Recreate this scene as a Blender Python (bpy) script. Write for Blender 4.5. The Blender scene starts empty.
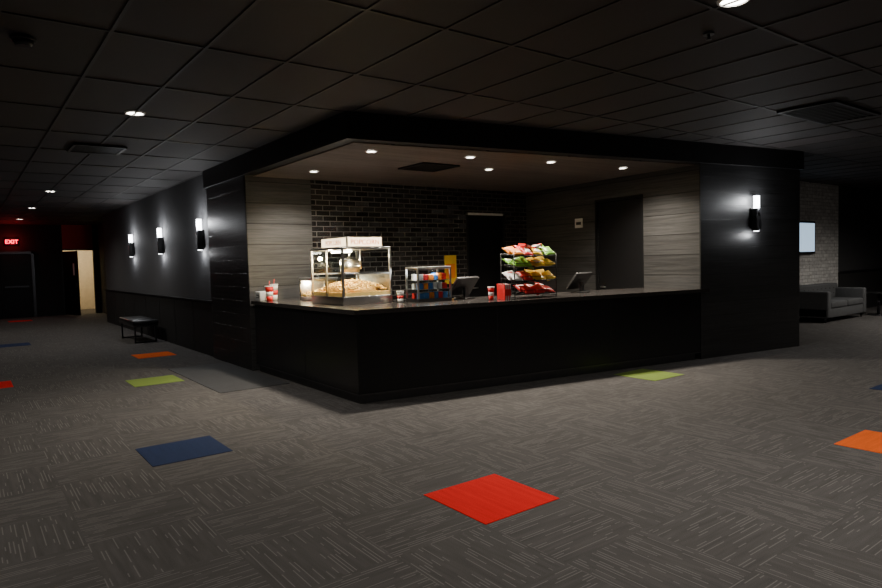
import bpy, bmesh, math, random
from mathutils import Matrix, Vector
random.seed(4)
D = bpy.data
SC = bpy.context.scene

# ------------------------------------------------------------ materials
def newmat(name):
    m = D.materials.new(name); m.use_nodes = True
    nt = m.node_tree
    return m, nt, nt.nodes['Principled BSDF']

def N(nt, t, **kw):
    n = nt.nodes.new(t)
    for k, v in kw.items():
        setattr(n, k, v)
    return n

def mth(nt, op, a, b=None, c=None):
    n = nt.nodes.new('ShaderNodeMath'); n.operation = op
    for i, v in enumerate((a, b, c)):
        if v is None: continue
        if isinstance(v, (int, float)): n.inputs[i].default_value = v
        else: nt.links.new(v, n.inputs[i])
    return n.outputs[0]

def mixc(nt, fac, a, b):
    n = nt.nodes.new('ShaderNodeMix'); n.data_type = 'RGBA'
    for idx, v in ((0, fac), (6, a), (7, b)):
        if isinstance(v, (int, float)): n.inputs[idx].default_value = v
        elif isinstance(v, tuple): n.inputs[idx].default_value = (*v, 1) if len(v) == 3 else v
        else: nt.links.new(v, n.inputs[idx])
    return n.outputs[2]

def comb(nt, x, y, z):
    n = nt.nodes.new('ShaderNodeCombineXYZ')
    for i, v in enumerate((x, y, z)):
        if isinstance(v, (int, float)): n.inputs[i].default_value = v
        else: nt.links.new(v, n.inputs[i])
    return n.outputs[0]

def pos(nt):
    g = nt.nodes.new('ShaderNodeNewGeometry')
    s = nt.nodes.new('ShaderNodeSeparateXYZ')
    nt.links.new(g.outputs['Position'], s.inputs[0])
    return s.outputs

def noise(nt, vec, scale=1.0, detail=2.0, rough=0.5):
    n = nt.nodes.new('ShaderNodeTexNoise')
    n.inputs['Scale'].default_value = scale
    n.inputs['Detail'].default_value = detail
    n.inputs['Roughness'].default_value = rough
    if vec is not None: nt.links.new(vec, n.inputs['Vector'])
    return n.outputs['Fac']

def bump(nt, bsdf, h, strength=0.3, dist=0.01, nrm=None):
    b = nt.nodes.new('ShaderNodeBump')
    b.inputs['Strength'].default_value = strength
    b.inputs['Distance'].default_value = dist
    nt.links.new(h, b.inputs['Height'])
    if nrm is not None: nt.links.new(nrm, b.inputs['Normal'])
    nt.links.new(b.outputs[0], bsdf.inputs['Normal'])

def plain(name, col, rough=0.5, metal=0.0, var=0.12, scale=12, spec=0.5):
    m, nt, b = newmat(name)
    f = noise(nt, None, scale, 3)
    tc = N(nt, 'ShaderNodeTexCoord')
    nt.links.new(tc.outputs['Object'], f.node.inputs['Vector'])
    c2 = tuple(max(0, c * (1 - var)) for c in col); c1 = tuple(min(1, c * (1 + var)) for c in col)
    nt.links.new(mixc(nt, f, c2, c1), b.inputs['Base Color'])
    b.inputs['Roughness'].default_value = rough
    b.inputs['Metallic'].default_value = metal
    b.inputs['Specular IOR Level'].default_value = spec
    return m

def planks(name, c1, c2, pitch=0.2, rough=0.5, axis='z', gap=0.035, spec=0.5):
    m, nt, b = newmat(name)
    p = pos(nt)
    if axis == 'z':
        h = mth(nt, 'SUBTRACT', p[0], p[1]); v = p[2]
    else:
        h = p[0]; v = p[1]
    row = mth(nt, 'DIVIDE', v, pitch)
    fl = mth(nt, 'FLOOR', row)
    fr = mth(nt, 'FRACT', row)
    wn = N(nt, 'ShaderNodeTexWhiteNoise', noise_dimensions='1D')
    nt.links.new(fl, wn.inputs['W'])
    grain = noise(nt, comb(nt, mth(nt, 'MULTIPLY', h, 1.2), mth(nt, 'MULTIPLY', v, 38), mth(nt, 'MULTIPLY', fl, 3.7)), 1.0, 4, 0.6)
    fine = noise(nt, comb(nt, mth(nt, 'MULTIPLY', h, 5), mth(nt, 'MULTIPLY', v, 160), 0.0), 1.0, 3, 0.6)
    f = mth(nt, 'ADD', mth(nt, 'MULTIPLY', grain, 0.65), mth(nt, 'MULTIPLY', fine, 0.35))
    f = mth(nt, 'ADD', mth(nt, 'MULTIPLY', mth(nt, 'SUBTRACT', f, 0.5), 2.6), 0.4)
    f = mth(nt, 'ADD', f, mth(nt, 'MULTIPLY', wn.outputs[0], 0.25))
    f.node.use_clamp = True
    base = mixc(nt, f, c1, c2)
    g = mth(nt, 'LESS_THAN', fr, gap)
    nt.links.new(mixc(nt, g, base, tuple(x * 0.25 for x in c1)), b.inputs['Base Color'])
    b.inputs['Roughness'].default_value = rough
    b.inputs['Specular IOR Level'].default_value = spec
    hh = mth(nt, 'SUBTRACT', mth(nt, 'MULTIPLY', f, 0.3), g)
    bump(nt, b, hh, 0.6, 0.006)
    return m

def bricks(name, c1, c2, mortar, w, h, ms, rough, spec=0.5, noisec=None, tilt=0.0):
    m, nt, b = newmat(name)
    p = pos(nt)
    br = N(nt, 'ShaderNodeTexBrick')
    u = mth(nt, 'SUBTRACT', p[0], p[1])
    nt.links.new(comb(nt, u, p[2], 0.0), br.inputs['Vector'])
    br.inputs['Scale'].default_value = 1
    br.inputs['Brick Width'].default_value = w
    br.inputs['Row Height'].default_value = h
    br.inputs['Mortar Size'].default_value = ms
    br.inputs['Mortar Smooth'].default_value = 0.25
    br.inputs['Color1'].default_value = (*c1, 1)
    br.inputs['Color2'].default_value = (*c2, 1)
    br.inputs['Mortar'].default_value = (*mortar, 1)
    col = br.outputs['Color']
    n2 = noise(nt, comb(nt, u, p[2], 0.0), 9, 5, 0.7)
    if noisec:
        ff = mth(nt, 'MULTIPLY', mth(nt, 'SUBTRACT', n2, 0.5), 4.0); ff.node.use_clamp = True
        col = mixc(nt, ff, col, noisec)
    nt.links.new(col, b.inputs['Base Color'])
    r = mth(nt, 'ADD', mth(nt, 'MULTIPLY', br.outputs['Fac'], 0.5), rough)
    nt.links.new(r, b.inputs['Roughness'])
    b.inputs['Specular IOR Level'].default_value = spec
    hh = mth(nt, 'ADD', mth(nt, 'MULTIPLY', br.outputs['Fac'], -1.0), mth(nt, 'MULTIPLY', n2, 0.5))
    nrm = None
    if tilt:
        row = mth(nt, 'FLOOR', mth(nt, 'DIVIDE', p[2], h))
        odd = mth(nt, 'ABSOLUTE', mth(nt, 'MODULO', row, 2.0))
        off = mth(nt, 'MULTIPLY', mth(nt, 'SUBTRACT', 1.0, odd), 0.5 * w)
        cl = mth(nt, 'FLOOR', mth(nt, 'DIVIDE', mth(nt, 'ADD', u, off), w))
        wn = N(nt, 'ShaderNodeTexWhiteNoise', noise_dimensions='2D')
        nt.links.new(comb(nt, cl, row, 0.0), wn.inputs['Vector'])
        v1 = N(nt, 'ShaderNodeVectorMath', operation='SUBTRACT'); nt.links.new(wn.outputs['Color'], v1.inputs[0]); v1.inputs[1].default_value = (0.5, 0.5, 0.5)
        v2 = N(nt, 'ShaderNodeVectorMath', operation='SCALE'); nt.links.new(v1.outputs[0], v2.inputs[0]); v2.inputs['Scale'].default_value = tilt
        g = N(nt, 'ShaderNodeNewGeometry')
        v3 = N(nt, 'ShaderNodeVectorMath', operation='ADD'); nt.links.new(v2.outputs[0], v3.inputs[0]); nt.links.new(g.outputs['Normal'], v3.inputs[1])
        v4 = N(nt, 'ShaderNodeVectorMath', operation='NORMALIZE'); nt.links.new(v3.outputs[0], v4.inputs[0])
        nrm = v4.outputs[0]
    bump(nt, b, hh, 1.0, 0.010, nrm)
    return m

T = 0.61
TX, TY = -0.7 - T / 2, -2.9 - T / 2     # carpet grid origin
def carpet(name, solid=None):
    m, nt, b = newmat(name)
    p = pos(nt)
    gx = mth(nt, 'DIVIDE', mth(nt, 'SUBTRACT', p[0], TX), T)
    gy = mth(nt, 'DIVIDE', mth(nt, 'SUBTRACT', p[1], TY), T)
    ix = mth(nt, 'FLOOR', gx); iy = mth(nt, 'FLOOR', gy)
    par = mth(nt, 'ABSOLUTE', mth(nt, 'MODULO', mth(nt, 'ADD', ix, iy), 2.0))
    inv = mth(nt, 'SUBTRACT', 1.0, par)
    u = mth(nt, 'ADD', mth(nt, 'MULTIPLY', p[0], par), mth(nt, 'MULTIPLY', p[1], inv))
    v = mth(nt, 'ADD', mth(nt, 'MULTIPLY', p[1], par), mth(nt, 'MULTIPLY', p[0], inv))
    vl = mth(nt, 'DIVIDE', v, 0.0203)
    line = mth(nt, 'FLOOR', vl)
    fr = mth(nt, 'FRACT', vl)
    thin = mth(nt, 'LESS_THAN', mth(nt, 'ABSOLUTE', mth(nt, 'SUBTRACT', fr, 0.5)), 0.15)
    tid = mth(nt, 'ADD', mth(nt, 'MULTIPLY', ix, 17.3), mth(nt, 'MULTIPLY', iy, 5.7))
    dash = noise(nt, comb(nt, mth(nt, 'MULTIPLY', u, 4.5), mth(nt, 'MULTIPLY', line, 5.31), tid), 1.0, 1, 0.4)
    on = mth(nt, 'MULTIPLY', mth(nt, 'GREATER_THAN', dash, 0.54), thin)
    wide = noise(nt, comb(nt, mth(nt, 'MULTIPLY', u, 3.0), mth(nt, 'MULTIPLY', v, 30), tid), 1.0, 2, 0.5)
    fuzz = noise(nt, comb(nt, p[0], p[1], 0.0), 260, 2, 0.6)
    if solid is None:
        base = mixc(nt, wide, (0.058, 0.055, 0.054), (0.120, 0.113, 0.110))
        col = mixc(nt, mth(nt, 'MULTIPLY', on, 0.5), base, (0.25, 0.238, 0.23))
    else:
        d = tuple(c * 0.7 for c in solid)
        col = mixc(nt, mth(nt, 'MULTIPLY', wide, 0.9), d, solid)
    fz = mth(nt, 'ADD', mth(nt, 'MULTIPLY', fuzz, 0.9), 0.5)
    vm = nt.nodes.new('ShaderNodeVectorMath'); vm.operation = 'SCALE'
    nt.links.new(col, vm.inputs[0]); nt.links.new(fz, vm.inputs['Scale'])
    nt.links.new(vm.outputs[0], b.inputs['Base Color'])
    b.inputs['Roughness'].default_value = 0.95
    b.inputs['Specular IOR Level'].default_value = 0.15
    bump(nt, b, mth(nt, 'ADD', fuzz, mth(nt, 'MULTIPLY', on, 0.4)), 0.5, 0.004)
    return m

def emis(name, col, s):
    m, nt, b = newmat(name)
    b.inputs['Base Color'].default_value = (*col, 1)
    b.inputs['Emission Color'].default_value = (*col, 1)
    b.inputs['Emission Strength'].default_value = s
    return m

def glass(name, tint=(0.94, 0.97, 0.97), gl=0.07):
    m = D.materials.new(name); m.use_nodes = True
    nt = m.node_tree; nt.nodes.clear()
    o = N(nt, 'ShaderNodeOutputMaterial'); mx = N(nt, 'ShaderNodeMixShader')
    t = N(nt, 'ShaderNodeBsdfTransparent'); g = N(nt, 'ShaderNodeBsdfGlossy')
    t.inputs[0].default_value = (*tint, 1); g.inputs['Roughness'].default_value = 0.05
    mx.inputs[0].default_value = gl
    nt.links.new(t.outputs[0], mx.inputs[1]); nt.links.new(g.outputs[0], mx.inputs[2])
    nt.links.new(mx.outputs[0], o.inputs[0])
    return m

M = {}
M['carpet'] = carpet('carpet_gray')
M['c_red'] = carpet('carpet_red', (0.85, 0.014, 0.014))
M['c_blue'] = carpet('carpet_blue', (0.020, 0.036, 0.100))
M['c_green'] = carpet('carpet_green', (0.24, 0.34, 0.075))
M['c_orange'] = carpet('carpet_orange', (0.95, 0.15, 0.015))
M['black'] = plain('black_laminate', (0.009, 0.009, 0.010), 0.45)
M['blacks'] = plain('black_satin', (0.006, 0.006, 0.007), 0.3, spec=0.3)
M['matte'] = plain('black_matte', (0.012, 0.012, 0.012), 0.8)
M['door'] = plain('door_black', (0.006, 0.006, 0.007), 0.5, spec=0.3)
M['bplank'] = planks('black_planks', (0.005, 0.005, 0.005), (0.024, 0.024, 0.025), 0.2, 0.45)
M['gplank'] = planks('gray_planks', (0.012, 0.012, 0.0125), (0.085, 0.084, 0.083), 0.3, 0.5)
M['soffit'] = planks('soffit_planks', (0.065, 0.052, 0.045), (0.27, 0.22, 0.19), 0.2, 0.35, axis='y')
M['brick'] = bricks('glazed_brick', (0.010, 0.009, 0.009), (0.026, 0.024, 0.023), (0.085, 0.08, 0.076), 0.23, 0.08, 0.0065, 0.07, 1.0, None, 0.30)
M['wbrick'] = bricks('painted_brick', (0.55, 0.54, 0.53), (0.75, 0.74, 0.72), (0.45, 0.44, 0.43), 0.24, 0.08, 0.008, 0.5, 0.4, (0.20, 0.18, 0.17))
M['gwall'] = plain('gray_wall_paint', (0.10, 0.10, 0.105), 0.85, var=0.08, scale=3)
M['dwall'] = plain('dark_wall_paint', (0.035, 0.035, 0.038), 0.85, var=0.1, scale=3)
M['cream'] = plain('cream_paint', (0.70, 0.62, 0.48), 0.8)
M['redband'] = plain('red_band', (0.45, 0.03, 0.03), 0.7)
M['metal'] = plain('steel', (0.55, 0.55, 0.56), 0.3, 1.0)
M['dmetal'] = plain('dark_metal', (0.08, 0.08, 0.085), 0.35, 0.9)
M['white'] = plain('white_plastic', (0.75, 0.75, 0.74), 0.4)
M['red'] = plain('red_plastic', (0.65, 0.02, 0.02), 0.35)
M['yellow'] = plain('yellow_foil', (0.80, 0.50, 0.03), 0.3)
M['green'] = plain('green_foil', (0.20, 0.48, 0.06), 0.3)
M['orange'] = plain('orange_print', (0.85, 0.25, 0.02), 0.4)
M['blue'] = plain('blue_print', (0.05, 0.20, 0.55), 0.4)
M['pop'] = plain('popcorn', (0.85, 0.55, 0.18), 0.8, var=0.2, scale=30)
M['glass'] = glass('clear_glass')
M['sofa'] = plain('gray_upholstery', (0.085, 0.088, 0.092), 0.85, var=0.2, scale=20)
M['vinyl'] = plain('black_vinyl', (0.012, 0.012, 0.013), 0.35)
M['top'] = plain('countertop_stone', (0.040, 0.036, 0.034), 0.2, var=0.35, scale=60)
M['mat'] = planks('ribbed_mat', (0.03, 0.03, 0.031), (0.05, 0.05, 0.05), 0.03, 0.7, axis='y', gap=0.2)
M['lamp'] = emis('lamp_glow', (1.0, 0.93, 0.82), 25)
M['scon'] = emis('sconce_glass', (0.95, 0.97, 1.0), 14)
M['sign'] = emis('lit_sign', (1.0, 0.78, 0.45), 4)
M['exit'] = emis('exit_red', (1.0, 0.015, 0.06), 7)
M['screen'] = emis('screen_blue', (0.40, 0.55, 0.72), 1.3)
M['scrd'] = plain('screen_dark', (0.02, 0.022, 0.028), 0.15)

def ceilmat():
    m, nt, b = newmat('ceiling_tile_black')
    p = pos(nt)
    ix = mth(nt, 'FLOOR', mth(nt, 'DIVIDE', p[0], 0.61)); iy = mth(nt, 'FLOOR', mth(nt, 'DIVIDE', p[1], 1.22))
    wn = N(nt, 'ShaderNodeTexWhiteNoise', noise_dimensions='2D')
    nt.links.new(comb(nt, ix, iy, 0.0), wn.inputs['Vector'])
    sp = noise(nt, comb(nt, p[0], p[1], 0.0), 90, 3, 0.7)
    c = mixc(nt, wn.outputs[0], (0.034, 0.029, 0.029), (0.062, 0.050, 0.049))
    c = mixc(nt, mth(nt, 'MULTIPLY', sp, 0.6), c, (0.02, 0.018, 0.018))
    nt.links.new(c, b.inputs['Base Color'])
    b.inputs['Roughness'].default_value = 0.75
    bump(nt, b, sp, 0.3, 0.004)
    return m
M['ceil'] = ceilmat()
M['tbar'] = plain('ceiling_tbar', (0.050, 0.046, 0.045), 0.6, spec=0.3)

# ------------------------------------------------------------ mesh builder
class MB:
    def __init__(s):
        s.bm = bmesh.new(); s.mats = []
    def mi(s, m):
        m = M[m]
        if m not in s.mats: s.mats.append(m)
        return s.mats.index(m)
    def _fin(s, vs, mat, R=None, smooth=False):
        if R is not None: bmesh.ops.transform(s.bm, matrix=R, verts=vs)
        i = s.mi(mat); fs = set()
        for v in vs:
            for f in v.link_faces: fs.add(f)
        for f in fs:
            f.material_index = i; f.smooth = smooth
    def box(s, x0, x1, y0, y1, z0, z1, mat, R=None, bev=0):
        r = bmesh.ops.create_cube(s.bm, size=1)
        vs = r['verts']
        for v in vs:
            v.co = Vector(((x0 + x1) / 2 + v.co.x * (x1 - x0), (y0 + y1) / 2 + v.co.y * (y1 - y0), (z0 + z1) / 2 + v.co.z * (z1 - z0)))
        if bev:
            es = set(e for v in vs for e in v.link_edges)
            rr = bmesh.ops.bevel(s.bm, geom=list(es), offset=bev, segments=3, affect='EDGES', profile=0.5)
            vs = list(set(v for f in rr['faces'] for v in f.verts))
            seen = set(vs); st = list(vs)
            while st:
                v = st.pop()
                for e in v.link_edges:
                    o = e.other_vert(v)
                    if o not in seen: seen.add(o); st.append(o)
            vs = list(seen)
        s._fin(vs, mat, R, bool(bev))
    def prism(s, poly, z0, z1, mat):
        n = len(poly)
        b = [s.bm.verts.new((p[0], p[1], z0)) for p in poly]
        t = [s.bm.verts.new((p[0], p[1], z1)) for p in poly]
        fs = [s.bm.faces.new(b[::-1]), s.bm.faces.new(t)]
        for i in range(n):
            fs.append(s.bm.faces.new((b[i], b[(i + 1) % n], t[(i + 1) % n], t[i])))
        k = s.mi(mat)
        for f in fs: f.material_index = k
        bmesh.ops.recalc_face_normals(s.bm, faces=fs)
    def cyl(s, p0, p1, r0, mat, r1=None, seg=16, smooth=True):
        p0 = Vector(p0); p1 = Vector(p1); d = p1 - p0
        if r1 is None: r1 = r0
        q = Vector((0, 0, 1)).rotation_difference(d.normalized()).to_matrix().to_4x4()
        R = Matrix.Translation((p0 + p1) / 2) @ q
        r = bmesh.ops.create_cone(s.bm, cap_ends=True, segments=seg, radius1=r0, radius2=r1, depth=d.length)
        s._fin(r['verts'], mat, R)
        if smooth:
            for v in r['verts']:
                for f in v.link_faces:
                    if len(f.verts) == 4: f.smooth = True
    def ball(s, c, r, mat, sc=(1, 1, 1), sub=2, R=None):
        q = bmesh.ops.create_icosphere(s.bm, subdivisions=sub, radius=r)
        m = Matrix.Translation(c) @ (R if R is not None else Matrix()) @ Matrix.Diagonal((*sc, 1))
        s._fin(q['verts'], mat, m, True)
    def pillow(s, R, w, h, t, mat, mat2=None):
        n = 8; g1 = []; g2 = []
        for i in range(n + 1):
            a = []; b = []
            for j in range(n + 1):
                u = i / n * 2 - 1; v = j / n * 2 - 1
                k = max(0, (1 - abs(u) ** 3)) ** 0.6 * max(0, (1 - abs(v) ** 3)) ** 0.6
                wob = 1 - 0.06 * math.cos(v * 3) * abs(u)
                x = u * w / 2 * wob; z = v * h / 2
                p1 = s.bm.verts.new(R @ Vector((x, t / 2 * k + 0.002, z)))
                p2 = s.bm.verts.new(R @ Vector((x, -t / 2 * k - 0.002, z)))
                a.append(p1); b.append(p2)
            g1.append(a); g2.append(b)
        i1 = s.mi(mat); i2 = s.mi(mat2 or mat)
        for i in range(n):
            for j in range(n):
                for g in (g1, g2):
                    f = s.bm.faces.new((g[i][j], g[i + 1][j], g[i + 1][j + 1], g[i][j + 1]))
                    f.smooth = True
                    f.material_index = i2 if (2 <= j <= 5 and 2 <= i <= 5) else i1
        for i in range(n):
            for (a, b_) in (((i, 0), (i + 1, 0)), ((i, n), (i + 1, n)), ((0, i), (0, i + 1)), ((n, i), (n, i + 1))):
                f = s.bm.faces.new((g1[a[0]][a[1]], g1[b_[0]][b_[1]], g2[b_[0]][b_[1]], g2[a[0]][a[1]]))
                f.material_index = i1
    def done(s, name, loc=(0, 0, 0), rz=0, parent=None):
        bmesh.ops.recalc_face_normals(s.bm, faces=s.bm.faces[:])
        me = D.meshes.new(name); s.bm.to_mesh(me); s.bm.free()
        for m in s.mats: me.materials.append(m)
        o = D.objects.new(name, me); SC.collection.objects.link(o)
        o.location = loc; o.rotation_euler = (0, 0, rz)
        if parent: o.parent = parent
        return o

def empty(name, loc=(0, 0, 0), rz=0):
    o = D.objects.new(name, None); SC.collection.objects.link(o)
    o.location = loc; o.rotation_euler = (0, 0, rz); return o

def spot(name, loc, power, col=(1, 0.9, 0.78), size=math.radians(120), blend=0.8, parent=None, rad=0.06):
    l = D.lights.new(name, 'SPOT'); l.energy = power; l.color = col
    l.spot_size = size; l.spot_blend = blend; l.shadow_soft_size = rad
    o = D.objects.new(name, l); SC.collection.objects.link(o); o.location = loc
    if parent: o.parent = parent
    return o
def point(name, loc, power, col=(1, 0.9, 0.78), rad=0.05, parent=None):
    l = D.lights.new(name, 'POINT'); l.energy = power; l.color = col; l.shadow_soft_size = rad
    o = D.objects.new(name, l); SC.collection.objects.link(o); o.location = loc
    if parent: o.parent = parent
    return o
def text(name, body, size, loc, rot, mat, parent, ext=0.003, off=0.001):
    cu = D.curves.new(name, 'FONT'); cu.body = body; cu.size = size; cu.align_x = 'CENTER'; cu.extrude = ext; cu.offset = off
    lo = D.objects.new(name, cu); SC.collection.objects.link(lo); lo.parent = parent; lo.location = loc; lo.rotation_euler = rot
    cu.materials.append(M[mat])

H = 3.07     # main ceiling
S = 2.79     # soffit height
CT = 1.01    # counter top height
fa = math.radians(-9.6)
fx, fy = math.cos(fa), math.sin(fa)
nx, ny = -fy, fx
def F(t, d=0.0): return (fx * t + nx * d, fy * t + ny * d)   # along counter front, d = depth inward
XR = 5.12                                # right wall of the concession stand (front end)
YB = 3.0                                 # back wall of the stand
YK = 4.75                                # far side of thick block
RW = math.radians(-5.4)                  # right wall skew
X0, X1, Y0, Y1 = -9.0, 20.0, -13.0, 24.0

# ------------------------------------------------------------ shell
b = MB(); b.box(X0, X1, Y0, Y1, -0.1, 0, 'carpet'); b.done('floor')
b = MB(); b.box(X0, X1, Y0, Y1, H, H + 0.1, 'ceil'); b.done('ceiling')
b = MB()
x = math.ceil(X0 / 0.61) * 0.61
while x < X1:
    b.box(x - 0.012, x + 0.012, Y0, Y1, H - 0.008, H, 'tbar'); x += 0.61
y = math.ceil(Y0 / 1.22) * 1.22
while y < Y1:
    b.box(X0, X1, y - 0.012, y + 0.012, H - 0.0085, H, 'tbar'); y += 1.22
b.done('trim_ceiling_grid')
b = MB(); b.box(X0, X1, Y0 - 0.1, Y0, 0, H, 'dwall'); b.done('wall_rear')
b = MB(); b.box(X0 - 0.1, X0, Y0, Y1, 0, H, 'dwall'); b.done('wall_west')
YL = 0.7
b = MB(); b.box(X1, X1 + 0.1, Y0, YL + .2, 0, H, 'dwall'); b.done('wall_east')

# left corridor wall with wainscot
WE = 14.6
b = MB()
b.box(0.03, 0.2, YK, WE, 0, H, 'gwall'); b.done('wall_left')
b = MB()
b.box(0.0, 0.03, YK, WE, 0.0, 0.91, 'matte')
b.box(-0.015, 0.03, YK, WE, 0.91, 0.94, 'black')
y = YK + 1.22
while y < WE:
    b.box(-0.003, 0.0, y - 0.004, y + 0.004, 0.02, 0.91, 'dmetal'); y += 1.22
b.done('trim_wainscot_left')
b = MB(); b.box(-0.04, 0.25, YB + 0.02, YK, 0, H, 'bplank'); b.done('wall_block')

# corridor end wall with opening
EW = 19.2
OX0, OX1 = -0.50, 0.42
b = MB()
b.box(X0, OX0, EW, EW + 0.15, 0, H, 'matte')
b.box(OX0, OX1, EW, EW + 0.15, 2.2, H, 'redband')  # evenly red band over the opening
b.box(OX1, 3.0, EW, EW + 0.15, 0, H, 'dwall')
b.done('wall_end')
b = MB(); b.box(0.6, 0.75, WE, EW, 0, H, 'dwall'); b.done('wall_recess')
b = MB(); b.box(0.2, 0.75, WE - 0.15, WE, 0, H, 'dwall'); b.done('wall_return')
b = MB()
b.box(-1.3, -1.2, EW + 0.15, EW + 4, 0, 2.7, 'cream'); b.box(0.9, 1.0, EW + 0.15, EW + 4, 0, 2.7, 'cream')
b.box(-1.2, 0.9, EW + 3.0, EW + 3.1, 0, 2.7, 'cream'); b.box(-1.3, 1.0, EW + 0.15, EW + 3.1, 2.7, 2.75, 'cream')
b.done('wall_back_hall')
point('hall_light', (0.3, EW + 1.3, 2.3), 55, (1, 0.86, 0.6), 0.1)
b = MB()
b.box(OX0 - 0.04, OX0, EW - 0.02, EW + 0.17, 0, 2.24, 'black'); b.box(OX1, OX1 + 0.04, EW - 0.02, EW + 0.17, 0, 2.24, 'black')
b.box(OX0 - 0.04, OX1 + 0.04, EW - 0.02, EW + 0.17, 2.2, 2.24, 'black'); b.done('trim_hall_opening')
b = MB()
R = Matrix.Translation((OX0 + 0.02, EW - 0.03, 0)) @ Matrix.Rotation(math.radians(-68), 4, 'Z')
b.box(0, 0.85, -0.04, 0.0, 0.01, 2.16, 'door', R); b.box(0.74, 0.80, -0.06, -0.04, 0.95, 1.10, 'metal', R)
b.box(0.60, 0.68, -0.045, -0.04, 1.35, 1.75, 'white', R)
b.done('door_3')
b = MB()
b.box(-3.1, -2.27, EW - 0.04, EW - 0.001, 0.01, 2.1, 'door'); b.box(-2.25, -1.42, EW - 0.04, EW - 0.001, 0.01, 2.1, 'door')
b.box(-3.18, -3.1, EW - 0.06, EW - 0.001, 0, 2.18, 'dmetal'); b.box(-1.42, -1.34, EW - 0.06, EW - 0.001, 0, 2.18, 'dmetal')
b.box(-3.18, -1.34, EW - 0.06, EW - 0.001, 2.1, 2.18, 'dmetal')
b.box(-2.18, -1.52, EW - 0.1, EW - 0.06, 1.0, 1.05, 'dmetal'); b.box(-3.0, -2.34, EW - 0.1, EW - 0.06, 1.0, 1.05, 'dmetal')
b.done('door_4')

# stand back wall
def hole_wall(mb, axis, c0, c1, a0, a1, h0, h1, dh, mat, top):
    def bx(u0, u1, z0, z1):
        if axis == 'x': mb.box(u0, u1, c0, c1, z0, z1, mat)
        else: mb.box(c0, c1, u0, u1, z0, z1, mat)
    bx(a0, h0, 0, top); bx(h1, a1, 0, top); bx(h0, h1, dh, top)
BX0 = 0.97
b = MB(); b.box(-0.035, BX0, YB, YB + 0.02, 0, S, 'gplank'); b.box(0.25, BX0, YB + 0.02, YB + 0.12, 0, S, 'gplank'); b.done('wall_panel')
d0, d1 = 4.02, 4.86
b = MB(); hole_wall(b, 'x', YB, YB + 0.12, BX0, 5.62, d0, d1, 2.32, 'brick', S); b.done('wall_back')
b = MB(); b.box(d0, d1, YB + 0.03, YB + 0.07, 0.0, 2.32, 'door')
b.box(d0 - .04, d0, YB - 0.015, YB + 0.07, 0, 2.36, 'dmetal'); b.box(d1, d1 + .04, YB - 0.015, YB + 0.07, 0, 2.36, 'dmetal')
b.box(d0 - .04, d1 + .04, YB - 0.015, YB + 0.07, 2.32, 2.36, 'white')  # frame head coloured white to stand for light caught on its edge
b.cyl((d0 + .08, YB + 0.03, 1.0), (d0 + .08, YB - 0.03, 1.0), 0.012, 'metal'); b.cyl((d0 + .08, YB - 0.03, 1.0), (d0 + .19, YB - 0.03, 1.0), 0.01, 'metal')
b.done('door_1')
e0, e1 = 1.05, 1.99          # distances from front of right wall
YF = F(5.2)[1] + 0.02
WL = (YB - YF) / math.cos(RW)
b = MB(); hole_wall(b, 'y', 0, 0.12, 0, WL - 0.005, e0, e1, 2.42, 'gplank', S); b.done('wall_right', (XR, YF, 0), RW)
b = MB(); b.box(0.04, 0.08, e0, e1, 0, 2.42, 'door')
b.box(-0.01, 0.08, e0 - .04, e0, 0, 2.46, 'door'); b.box(-0.01, 0.08, e1, e1 + .04, 0, 2.46, 'door')
b.box(-0.01, 0.08, e0 - .04, e1 + .04, 2.42, 2.46, 'door')
b.cyl((0.04, e1 - .09, 1.0), (-0.03, e1 - .09, 1.0), 0.012, 'metal'); b.cyl((-0.03, e1 - .09, 1.0), (-0.03, e1 - .2, 1.0), 0.01, 'metal')
b.done('door_2', (XR, YF, 0), RW)
def RWp(s_, off=0.0): return (XR - math.sin(RW) * s_ + off * math.cos(RW), YF + math.cos(RW) * s_ + off * math.sin(RW))
# big black column / wing wall right
tc0 = 5.185; tc1 = 7.42
b = MB(); p0 = F(tc0); p1 = F(tc1); pe = RWp(1.55, 0.12)
b.prism([p0, p1, (p1[0], YL), pe, (XR + 0.125, YF + 0.02), (p0[0], YF)], 0, H, 'bplank'); b.done('wall_column')
# bulkhead
b = MB(); q0 = F(-0.02, -0.05); q1 = F(tc1 + 0.03, -0.05)
b.prism([(-0.07, YB), (-0.07, q0[1]), q1, (q1[0], YL), (5.65, YL), (5.65, YB + 0.1), (0.2, YB + 0.1)], S, H - 0.001, 'black')
b.prism([(-0.07, YB), (-0.07, YK + .05), (0.2, YK + .05), (0.2, YB)], S, H - 0.001, 'black')
b.done('trim_bulkhead')
b = MB()
pr = RWp(WL, -0.002)
b.prism([(0.08, F(0.12, 0.10)[1]), (XR + .005, F(5.2, 0.1)[1]), (pr[0], YB - 0.001), (0.08, YB - 0.001)], S - 0.012, S - 0.0005, 'soffit'); b.done('ceiling_soffit')
def vent(name, x, y, z, w, d, lv='black'):
    b = MB()
    b.box(-w / 2, w / 2, -d / 2, d / 2, -0.006, -0.001, 'matte')
    b.box(-w / 2, -w / 2 + 0.03, -d / 2, d / 2, -0.02, 0, 'black'); b.box(w / 2 - 0.03, w / 2, -d / 2, d / 2, -0.02, 0, 'black')
    b.box(-w / 2, w / 2, -d / 2, -d / 2 + 0.03, -0.02, 0, 'black'); b.box(-w / 2, w / 2, d / 2 - 0.03, d / 2, -0.02, 0, 'black')
    n = 8
    for i in range(n):
        yy = -d / 2 + 0.05 + i * (d - 0.1) / (n - 1)
        b.box(-w / 2 + 0.03, w / 2 - 0.03, yy - 0.012, yy + 0.012, -0.016, -0.012, lv)
    b.done(name, (x, y, z))
vent('air_vent', 1.8, 1.1, S - 0.012, 0.6, 0.6)
vent('air_vent', -1.83, 3.35, H - 0.009, 0.6, 0.6)
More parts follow.
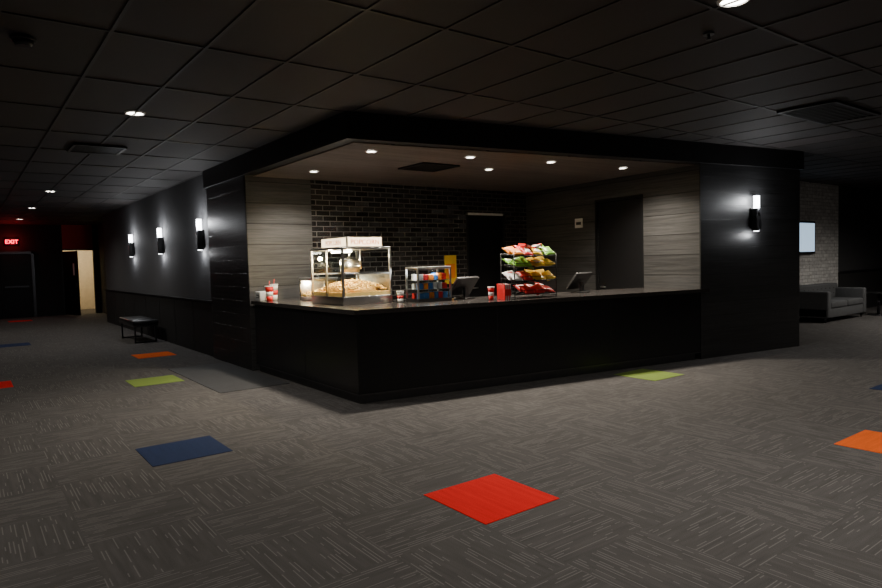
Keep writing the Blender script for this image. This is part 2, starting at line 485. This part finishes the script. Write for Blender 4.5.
vent('air_vent', 4.6, -2.75, H - 0.009, 1.2, 0.6, 'matte')

# right lounge walls
BE = 13.75
b = MB(); b.box(F(tc1)[0], BE, YL, YL + 0.15, 0, H, 'wbrick'); b.done('wall_brick')
b = MB(); b.box(BE, X1, YL, YL + 0.15, 0, H, 'dwall'); b.done('wall_lounge')
b = MB(); b.box(BE, X1, YL - 0.03, YL, 0, 0.95, 'matte'); b.box(BE, X1, YL - 0.05, YL, 0.95, 1.0, 'black'); b.done('trim_wainscot_lounge')

# ------------------------------------------------------------ counter
b = MB()
LD = 1.0
CL = YB - 0.04
def inner(x, d): return (d - nx * x) / ny
def Lpoly(o, left_end, right_t, dep=LD):
    c = (-o, (-o - nx * (-o)) / ny)
    r = F(right_t, -o)
    ri = F(right_t - .08 * (dep + o), dep)
    return [c, r, ri, (dep, inner(dep, dep)), (dep, left_end), (-o, left_end)]
b.prism(Lpoly(-0.03, CL - .06, 5.10, LD - 0.05), 0.0, 0.09, 'dmetal')
b.prism(Lpoly(0.0, CL - .04, 5.17, LD - 0.03), 0.09, CT - .05, 'blacks')
b.prism(Lpoly(0.035, CL, 5.17, LD), CT - .05, CT, 'top')
b.prism([F(5.17, -0.035), F(5.33, -0.035), F(5.33, -0.003), F(5.17, -0.003)], CT - .05, CT, 'top')
Rf = Matrix.Rotation(fa, 4, 'Z')
for t in (1.75, 3.5):
    b.box(t - 0.004, t + 0.004, -0.003, 0.0, 0.11, CT - .05, 'matte', Rf)
b.box(0.0, 5.17, -0.006, 0.0, 0.09, 0.105, 'dmetal', Rf)
b.box(-0.006, 0, 0.0, CL - .04, 0.09, 0.105, 'dmetal')
b.box(-0.003, 0.0, 1.3, 1.308, 0.11, CT - .05, 'matte')
b.done('concession_counter')

# ------------------------------------------------------------ colored carpet tiles & mat
def tile(i, j, mat):
    x = -0.7 + T * i; y = -2.9 + T * j
    b = MB(); b.box(x - T / 2, x + T / 2, y - T / 2, y + T / 2, 0.0, 0.004, mat); b.done('carpet_tile')
for i, j, c in ((0, 0, 'c_red'), (-2, 4, 'c_blue'), (-1, 10, 'c_green'), (0, 14.5, 'c_orange'), (-4, 12, 'c_red'),
                (-3, 21, 'c_blue'), (-2, 33.5, 'c_red'), (7, 3, 'c_green'), (5, -2, 'c_orange'), (9, -1, 'c_blue')):
    tile(i, j, c)
b = MB(); b.box(-0.92, -0.045, 1.7, 4.1, 0, 0.006, 'mat'); b.done('floor_mat')

# ------------------------------------------------------------ lights
LK = 3.3
def downlight(x, y, z, power, r=0.075, size=120, col=(1, 0.93, 0.84), m='lamp'):
    e = empty('recessed_downlight', (x, y, z))  # same name for visible fixtures and for the added unseen ones
    b = MB()
    n = 24
    b.cyl((0, 0, -0.004), (0, 0, -0.001), r, m, seg=n)
    vi = []
    for k in range(n):
        a = 2 * math.pi * k / n
        vi.append([b.bm.verts.new((math.cos(a) * rr, math.sin(a) * rr, zz)) for rr, zz in ((r, -0.004), (r + 0.005, -0.012), (r + 0.022, -0.006), (r + 0.024, 0.0))])
    w = b.mi('white')
    for k in range(n):
        p = vi[k]; q = vi[(k + 1) % n]
        for s_ in range(3):
            f = b.bm.faces.new((p[s_], q[s_], q[s_ + 1], p[s_ + 1])); f.material_index = w
    b.done('trim_ring', parent=e)
    if power > 0: spot('lamp', (0, 0, -0.03), power * LK, col, math.radians(size), 0.9, e)
for x, y, p in ((0.62, 2.15, 100), (0.5, 0.42, 60), (1.78, 0.2, 65), (3.0, 0.0, 60), (4.38, -0.1, 100), (2.7, 0.9, 90)):
    downlight(x, y, S - 0.0125, p, 0.05, 140, (1, 0.89, 0.74))
ZC = H - 0.0005
for x, y, p in ((-1.83, 1.1, 45), (-1.83, 8.7, 25), (-1.83, 12.7, 25), (-1.83, 16.7, 10), (0.6, -3.8, 80)):
    downlight(x, y, ZC, p, 0.075, 150)
for x, y, p in ((-3.2, -7.5, 90), (-5.6, -2.4, 80), (1.6, -8, 90), (5.2, -6.2, 115), (9.4, -4.4, 70), (-5.5, 5.5, 30), (11.9, -2.2, 70), (-6.5, 11, 30), (14.0, -2.6, 40)):  # unseen downlights, added to brighten the carpet and the lounge brick
    downlight(x, y, ZC, p, 0.075, 155)

def sconce(x, y, rz, z0=1.80):
    e = empty('wall_sconce', (x, y, z0), rz)
    b = MB()
    b.box(-0.06, 0.06, -0.02, 0, 0.05, 0.34, 'black')
    b.box(-0.055, 0.055, -0.11, -0.02, 0.0, 0.33, 'black', bev=0.006)
    b.cyl((0, -0.065, 0.33), (0, -0.065, 0.52), 0.042, 'scon', seg=20)
    b.cyl((0, -0.065, 0.22), (0, -0.065, 0.335), 0.05, 'dmetal', seg=20)
    b.cyl((0, -0.065, -0.005), (0, -0.065, 0.0), 0.035, 'scon', seg=16)
    b.done('body', parent=e)
    point('glow', (0, -0.17, 0.45), 12, (0.95, 0.97, 1.0), 0.04, e)
    point('glow_down', (0, -0.10, -0.06), 4, (0.95, 0.97, 1.0), 0.03, e)
for y in (5.25, 7.95, 10.7): sconce(0.03, y, -math.pi / 2)
px_, py_ = F(6.30); sconce(px_, py_, fa, 1.83)

# exit sign
e = empty('exit_sign', (-1.93, EW - 0.001, 2.38))
b = MB(); b.box(-0.18, 0.18, -0.05, 0, 0, 0.24, 'black', bev=0.01); b.done('housing', parent=e)
text('letters', 'EXIT', 0.18, (0, -0.055, 0.055), (math.pi / 2, 0, 0), 'exit', e)
point('glow', (0, -0.25, 0.13), 7, (1, 0.05, 0.05), 0.08, e)

b = MB(); b.cyl((0, 0, -0.02), (0, 0, 0), 0.075, 'black', seg=24); b.cyl((0, 0, -0.055), (0, 0, -0.02), 0.045, 'black', 0.065, seg=24); b.done('smoke_detector', (-2.9, -0.8, H - 0.009))
b = MB(); b.cyl((0, 0, -0.01), (0, 0, 0), 0.04, 'dmetal', seg=16); b.cyl((0, 0, -0.04), (0, 0, -0.01), 0.01, 'dmetal', seg=8); b.cyl((0, 0, -0.045), (0, 0, -0.04), 0.02, 'dmetal', seg=12); b.done('sprinkler_head', (1.0, -3.4, H - 0.009))

# ------------------------------------------------------------ bench
b = MB()
b.box(-0.24, 0.24, -0.75, 0.75, 0.36, 0.46, 'vinyl', bev=0.025)
b.box(-0.22, 0.22, -0.73, 0.73, 0.33, 0.36, 'dmetal')
for sy in (-0.65, 0.65):
    b.box(-0.21, -0.18, sy - 0.015, sy + 0.015, 0, 0.33, 'dmetal'); b.box(0.18, 0.21, sy - 0.015, sy + 0.015, 0, 0.33, 'dmetal')
    b.box(-0.21, 0.21, sy - 0.015, sy + 0.015, 0.0, 0.03, 'dmetal')
for k in range(1, 4): b.box(-0.235, 0.235, -0.75 + k * 0.375 - 0.004, -0.75 + k * 0.375 + 0.004, 0.455, 0.463, 'matte')
b.done('bench', (-0.36, 8.75, 0))

# ------------------------------------------------------------ popcorn machine (long side along Y)
def popper():
    e = empty('popcorn_machine', (0.60, 1.18, CT))
    b = MB(); hx, hy = 0.34, 0.42; zt = 0.66
    b.box(-hx, hx, -hy, hy, 0.0, 0.10, 'metal', bev=0.006)
    for sx in (-1, 1):
        for sy in (-1, 1):
            b.box(sx * hx - 0.012 * (1 + sx), sx * hx + 0.012 * (1 - sx), sy * hy - 0.012 * (1 + sy), sy * hy + 0.012 * (1 - sy), 0.1, zt, 'metal')
    b.box(-hx, hx, -hy, hy, zt, zt + 0.03, 'metal', bev=0.006)
    for sy in (-1, 1):
        b.box(-hx, hx, sy * (hy - 0.011) - 0.008, sy * (hy - 0.011) + 0.008, 0.36, 0.375, 'metal')
    b.box(-hx - 0.002, -hx + 0.02, -0.012, 0.012, 0.1, zt, 'metal')
    b.box(hx - 0.01, hx, -hy, hy, 0.1, 0.36, 'metal')
    b.box(-0.24, 0.26, -hy + 0.06, hy - 0.12, zt + 0.03, zt + 0.15, 'metal', bev=0.006)
    b.box(-0.246, -0.24, -hy + 0.08, hy - 0.14, zt + 0.04, zt + 0.14, 'sign')
    b.box(-0.22, 0.24, -hy + 0.054, -hy + 0.06, zt + 0.04, zt + 0.14, 'sign')
    b.cyl((0.02, 0.05, 0.38), (0.02, 0.05, 0.53), 0.12, 'metal', 0.13, seg=28)
    b.cyl((0.02, 0.05, 0.53), (0.02, 0.05, 0.56), 0.135, 'dmetal', 0.06, seg=28)
    b.cyl((0.02, 0.05, 0.56), (0.02, 0.05, zt), 0.015, 'metal')
    b.cyl((0.02, 0.05, 0.46), (0.02, -0.22, 0.46), 0.01, 'metal')
    b.cyl((0.02, -0.22, 0.42), (0.02, -0.22, zt), 0.01, 'metal')
    b.done('cabinet', parent=e)
    text('marquee_text', 'POPCORN', 0.085, (0.01, -hy + 0.052, zt + 0.06), (math.pi / 2, 0, 0), 'red', e, 0.001)
    text('marquee_text_side', 'POPCORN', 0.085, (-0.248, -0.03, zt + 0.06), (math.pi / 2, 0, -math.pi / 2), 'red', e, 0.001)
    b = MB()
    b.box(-hx + 0.004, -hx + 0.008, -hy + 0.02, hy - 0.02, 0.1, zt, 'glass')
    b.box(-hx + 0.02, hx - 0.02, -hy + 0.004, -hy + 0.008, 0.1, zt, 'glass')
    b.box(-hx + 0.02, hx - 0.02, hy - 0.008, hy - 0.004, 0.1, zt, 'glass')
    b.done('glass_panes', parent=e)
    b = MB()
    for k in range(900):
        x = random.uniform(-hx + 0.03, hx - 0.03); y = random.uniform(-hy + 0.03, hy - 0.03)
        top = 0.14 + 0.15 * (1 - (x / hx) ** 2 * 0.6) * (1 - ((y + 0.05) / hy) ** 2 * 0.7)
        z = top - random.random() * 0.035
        b.ball((x, y, z), random.uniform(0.010, 0.017), 'pop', (random.uniform(.7, 1.2), random.uniform(.7, 1.2), random.uniform(.7, 1.1)), 1)
    b.box(-hx + 0.02, hx - 0.02, -hy + 0.02, hy - 0.02, 0.1, 0.145, 'pop')
    b.ball((0, -0.02, 0.14), 1, 'pop', (hx * 0.85, hy * 0.85, 0.12), 3)
    b.done('popcorn', parent=e)
    b = MB(); b.cyl((-0.12, -0.25, 0.64), (-0.12, 0.25, 0.64), 0.012, 'lamp'); b.done('lamp_tube', parent=e)
    point('warm_lamp', (-0.14, -0.22, 0.56), 34, (1, 0.76, 0.40), 0.03, e)
    point('warm_lamp', (-0.14, 0.28, 0.56), 34, (1, 0.76, 0.40), 0.03, e)
popper()

def warmer():
    e = empty('popcorn_warmer', (0.66, 2.22, CT))
    b = MB()
    b.box(-0.2, 0.2, -0.2, 0.2, 0, 0.05, 'metal', bev=0.005)
    for sx in (-1, 1):
        for sy in (-1, 1): b.cyl((sx * 0.185, sy * 0.185, 0.05), (sx * 0.185, sy * 0.185, 0.27), 0.01, 'metal', seg=8)
    b.box(-0.2, 0.2, -0.2, 0.2, 0.27, 0.31, 'metal', bev=0.008)
    b.box(-0.19, 0.19, 0.185, 0.19, 0.05, 0.27, 'metal')
    b.cyl((0, 0, 0.31), (0, 0, 0.34), 0.03, 'dmetal')
    b.box(-0.198, -0.195, -0.18, 0.18, 0.05, 0.27, 'glass')
    b.box(-0.18, 0.18, -0.198, -0.195, 0.05, 0.27, 'glass')
    for k in range(220):
        x = random.uniform(-.17, .17); y = random.uniform(-.17, .17)
        b.ball((x, y, 0.06 + random.random() * 0.07 * (1 - (x / .2) ** 2)), 0.016, 'pop', sub=1)
    b.done('cabinet', parent=e)
    point('warm_lamp', (0, 0, 0.23), 14, (1, 0.80, 0.50), 0.02, e)
warmer()

def cup(name, x, y, z, r=0.042, h=0.15, straw=True, body='red', band='white'):
    b = MB()
    b.cyl((0, 0, 0), (0, 0, h * 0.35), r * 0.72, body, r * 0.82, seg=20)
    b.cyl((0, 0, h * 0.35), (0, 0, h * 0.65), r * 0.82, band, r * 0.91, seg=20)
    b.cyl((0, 0, h * 0.65), (0, 0, h), r * 0.91, body, r, seg=20)
    b.cyl((0, 0, h), (0, 0, h + 0.012), r * 1.06, 'white', seg=20)
    if straw: b.cyl((0, 0, h), (0.012, 0.01, h + 0.08), 0.004, 'red', seg=8)
    b.done(name, (x, y, z))
cup('soda_cup', 0.09, 2.58, CT, 0.055, 0.20); cup('soda_cup', 0.20, 2.68, CT, 0.055, 0.22, body='white', band='red')
cup('soda_cup', 0.97, 0.62, CT, 0.045, 0.13, False, 'white', 'red')
cup('soda_cup', 1.88, -0.02, CT, 0.04, 0.15, False, 'red', 'white')
b = MB(); b.box(-0.07, 0.07, -0.09, 0.09, 0, 0.13, 'white', bev=0.01); b.box(-0.074, -0.07, -0.05, 0.05, 0.04, 0.09, 'dmetal'); b.box(-0.09, -0.07, -0.04, 0.04, 0.055, 0.07, 'white'); b.done('napkin_dispenser', (0.08, 2.82, CT))

def candycase():
    e = empty('candy_display_case', (1.33, 0.53, CT), fa)
    b = MB(); hx, hy, h = 0.23, 0.18, 0.40
    b.box(-hx, hx, -hy, hy, 0, 0.04, 'dmetal')
    for sx in (-1, 1):
        for sy in (-1, 1): b.box(sx * (hx - 0.01) - 0.01, sx * (hx - 0.01) + 0.01, sy * (hy - 0.01) - 0.01, sy * (hy - 0.01) + 0.01, 0.04, h, 'metal')
    b.box(-hx, hx, -hy, hy, h, h + 0.03, 'metal', bev=0.005)
    for z in (0.15, 0.26): b.box(-hx + 0.01, hx - 0.01, -hy + 0.02, hy - 0.01, z, z + 0.006, 'metal')
    cols = ['red', 'blue', 'white', 'white', 'orange', 'blue', 'white', 'white', 'blue']
    for z in (0.04, 0.156, 0.266):
        x = -hx + 0.03
        while x < hx - 0.07:
            w = random.uniform(0.045, 0.07); hh = random.uniform(0.06, 0.085)
            b.box(x, x + w, -hy + 0.04, -hy + 0.10, z, z + hh, random.choice(cols))
            b.box(x, x + w, 0.0, 0.06, z, z + hh, random.choice(cols)); x += w + 0.006
    b.box(-hx + 0.01, hx - 0.01, -hy + 0.003, -hy + 0.006, 0.04, h, 'glass')
    b.box(-hx + 0.003, -hx + 0.006, -hy + 0.01, hy - 0.01, 0.04, h, 'glass')
    b.done('case', parent=e)
    point('case_lamp', (0, -0.11, 0.385), 10, (1, 0.97, 0.93), 0.01, e)
candycase()

def pos_mon(x, y, rz):
    b = MB()
    b.box(-0.10, 0.10, -0.10, 0.10, 0, 0.02, 'black', bev=0.006)
    b.box(-0.03, 0.03, 0.0, 0.04, 0.02, 0.15, 'black')
    R = Matrix.Translation((0, -0.02, 0.16)) @ Matrix.Rotation(math.radians(-38), 4, 'X')
    b.box(-0.21, 0.21, -0.018, 0.018, -0.13, 0.15, 'black', R, 0.008)
    b.box(-0.19, 0.19, -0.021, -0.0185, -0.11, 0.13, 'scrd', R)
    b.done('point_of_sale_monitor', (x, y, CT), rz)
pos_mon(1.84, 0.45, fa + math.radians(180 + 20)); pos_mon(3.66, 0.10, fa + math.radians(180 + 20))

def rack():
    e = empty('snack_rack', (2.50, -0.05, CT), fa)
    b = MB(); hx, hy = 0.32, 0.15
    for sx in (-1, 1):
        for sy in (-1, 1): b.cyl((sx * hx, sy * hy, 0), (sx * hx, sy * hy, 0.56), 0.007, 'black', seg=8)
        for z in (0.02, 0.55): b.cyl((sx * hx, -hy, z), (sx * hx, hy, z), 0.006, 'black', seg=8)
    for z in (0.05, 0.22, 0.39, 0.53):
        for sy in (-1, 1): b.cyl((-hx, sy * hy, z + (0.03 if sy > 0 else 0)), (hx, sy * hy, z + (0.03 if sy > 0 else 0)), 0.006, 'black', seg=8)
        for k in range(9):
            xx = -hx + k * 2 * hx / 8
            b.cyl((xx, -hy, z), (xx, hy, z + 0.03), 0.003, 'black', seg=6)
        b.cyl((-hx, -hy, z + 0.05), (hx, -hy, z + 0.05), 0.004, 'black', seg=6)
    b.done('wire_frame', parent=e)
    b = MB()
    rows = [(0.05, [None, 'red', 'red', 'red'], 'white'), (0.22, ['white', 'red', 'yellow', 'yellow'], 'red'), (0.39, ['green', 'green', 'yellow', 'yellow'], 'white'), (0.535, ['orange', 'red', 'yellow', 'green'], 'white')]
    for z, cs, c2 in rows:
        for k in range(4):
            for q in range(2):
                c = cs[k]
                if c is None: continue
                R = (Matrix.Translation((-0.24 + k * 0.16 + random.uniform(-.01, .01), -0.07 + q * 0.12, z + 0.05 + q * 0.02)) @
                     Matrix.Rotation(math.radians(random.uniform(-20, 20)), 4, 'Y') @ Matrix.Rotation(math.radians(-60 + random.uniform(-10, 10)), 4, 'X'))
                b.pillow(R, 0.15, 0.18, 0.05, c, random.choice([c2, c, c]))
    for k in range(2):   # red candy boxes lying on top of the bags
        R = Matrix.Translation((-0.04 + 0.15 * k, 0.0, 0.635 - 0.01 * k)) @ Matrix.Rotation(math.radians(14 - 30 * k), 4, 'Y') @ Matrix.Rotation(math.radians(20), 4, 'Z')
        b.box(-0.09, 0.09, -0.055, 0.055, 0, 0.035, 'red', R); b.box(-0.05, 0.05, -0.056, 0.0555, 0.008, 0.0355, 'white', R)
    b.done('chip_bags', parent=e)
rack()
def pbox(x, y):
    b = MB()
    for k in range(6):
        a = -0.045 + 0.015 * k
        b.box(a, a + 0.014, -0.05, 0.05, 0, 0.19, 'white' if k % 2 else 'red')
    b.box(-0.046, 0.044, -0.055, -0.05, 0.05, 0.13, 'red'); b.done('popcorn_box', (x, y, CT), fa)
pbox(2.0, -0.15); pbox(2.10, 0.02)

b = MB(); b.box(-0.13, 0.13, -0.008, 0, 0, 0.5, 'yellow'); b.box(-0.1, 0.1, -0.011, -0.008, 0.1, 0.35, 'orange'); b.done('poster', (3.6, YB - 0.001, 1.1))
b = MB(); b.box(-0.012, 0, -0.09, 0.09, 0, 0.16, 'white'); b.box(-0.014, -0.012, -0.06, 0.06, 0.05, 0.10, 'dmetal')
wp = RWp(2.42, -0.001); b.done('wall_notice', (wp[0], wp[1], 2.02), RW)

# ------------------------------------------------------------ TV on brick wall
e = empty('wall_television', (11.72, YL - 0.001, 1.45))
b = MB(); b.box(-0.62, 0.62, -0.07, -0.02, 0, 0.74, 'black', bev=0.008); b.box(-0.15, 0.15, -0.02, 0, 0.25, 0.5, 'dmetal')
b.box(-0.57, 0.57, -0.073, -0.07, 0.05, 0.69, 'screen'); b.done('panel', parent=e)

def sofa():
    b = MB(); w = 1.0
    b.box(-w, w, -0.86, -0.06, 0.10, 0.30, 'sofa', bev=0.02)
    for k in (-1, 1):
        b.box(0.01 if k > 0 else -w + 0.17, w - 0.17 if k > 0 else -0.01, -0.88, -0.28, 0.30, 0.44, 'sofa', bev=0.035)
        b.box(k * w - (0.17 if k > 0 else 0), k * w + (0.17 if k < 0 else 0), -0.88, -0.04, 0.10, 0.66, 'sofa', bev=0.035)
    b.box(-w + 0.02, w - 0.02, -0.30, -0.04, 0.28, 0.76, 'sofa', bev=0.04)
    for r in range(2):
        for k in range(8):
            b.ball((-0.74 + k * 0.21, -0.302, 0.54 + r * 0.12), 0.013, 'black', sub=1)
    for sx in (-0.92, 0.92):
        for sy in (-0.8, -0.12): b.cyl((sx, sy, 0), (sx, sy, 0.11), 0.018, 'dmetal', 0.025)
    b.done('sofa', (11.98, YL - 0.01, 0))
sofa()
b = MB(); b.cyl((0, 0, 0.50), (0, 0, 0.53), 0.28, 'black', seg=32); b.cyl((0, 0, 0.02), (0, 0, 0.5), 0.03, 'dmetal'); b.cyl((0, 0, 0), (0, 0, 0.02), 0.2, 'dmetal', seg=32); b.done('side_table', (13.5, -0.25, 0))

# ------------------------------------------------------------ world & camera
w = D.worlds.new('world'); SC.world = w; w.use_nodes = True
w.node_tree.nodes['Background'].inputs[0].default_value = (0.8, 0.85, 1, 1)
w.node_tree.nodes['Background'].inputs[1].default_value = 0.02

cam = D.cameras.new('camera'); cam.lens = 638.5 / 882 * 36; cam.sensor_width = 36; cam.clip_end = 200
co = D.objects.new('camera', cam); SC.collection.objects.link(co)
R = Matrix.Rotation(math.radians(-36.89), 4, 'Z') @ Matrix.Rotation(math.radians(90 - 2.95), 4, 'X') @ Matrix.Rotation(math.radians(-1.5), 4, 'Z')
co.matrix_world = Matrix.Translation((-3.315, -5.916, 1.503)) @ R
SC.camera = co
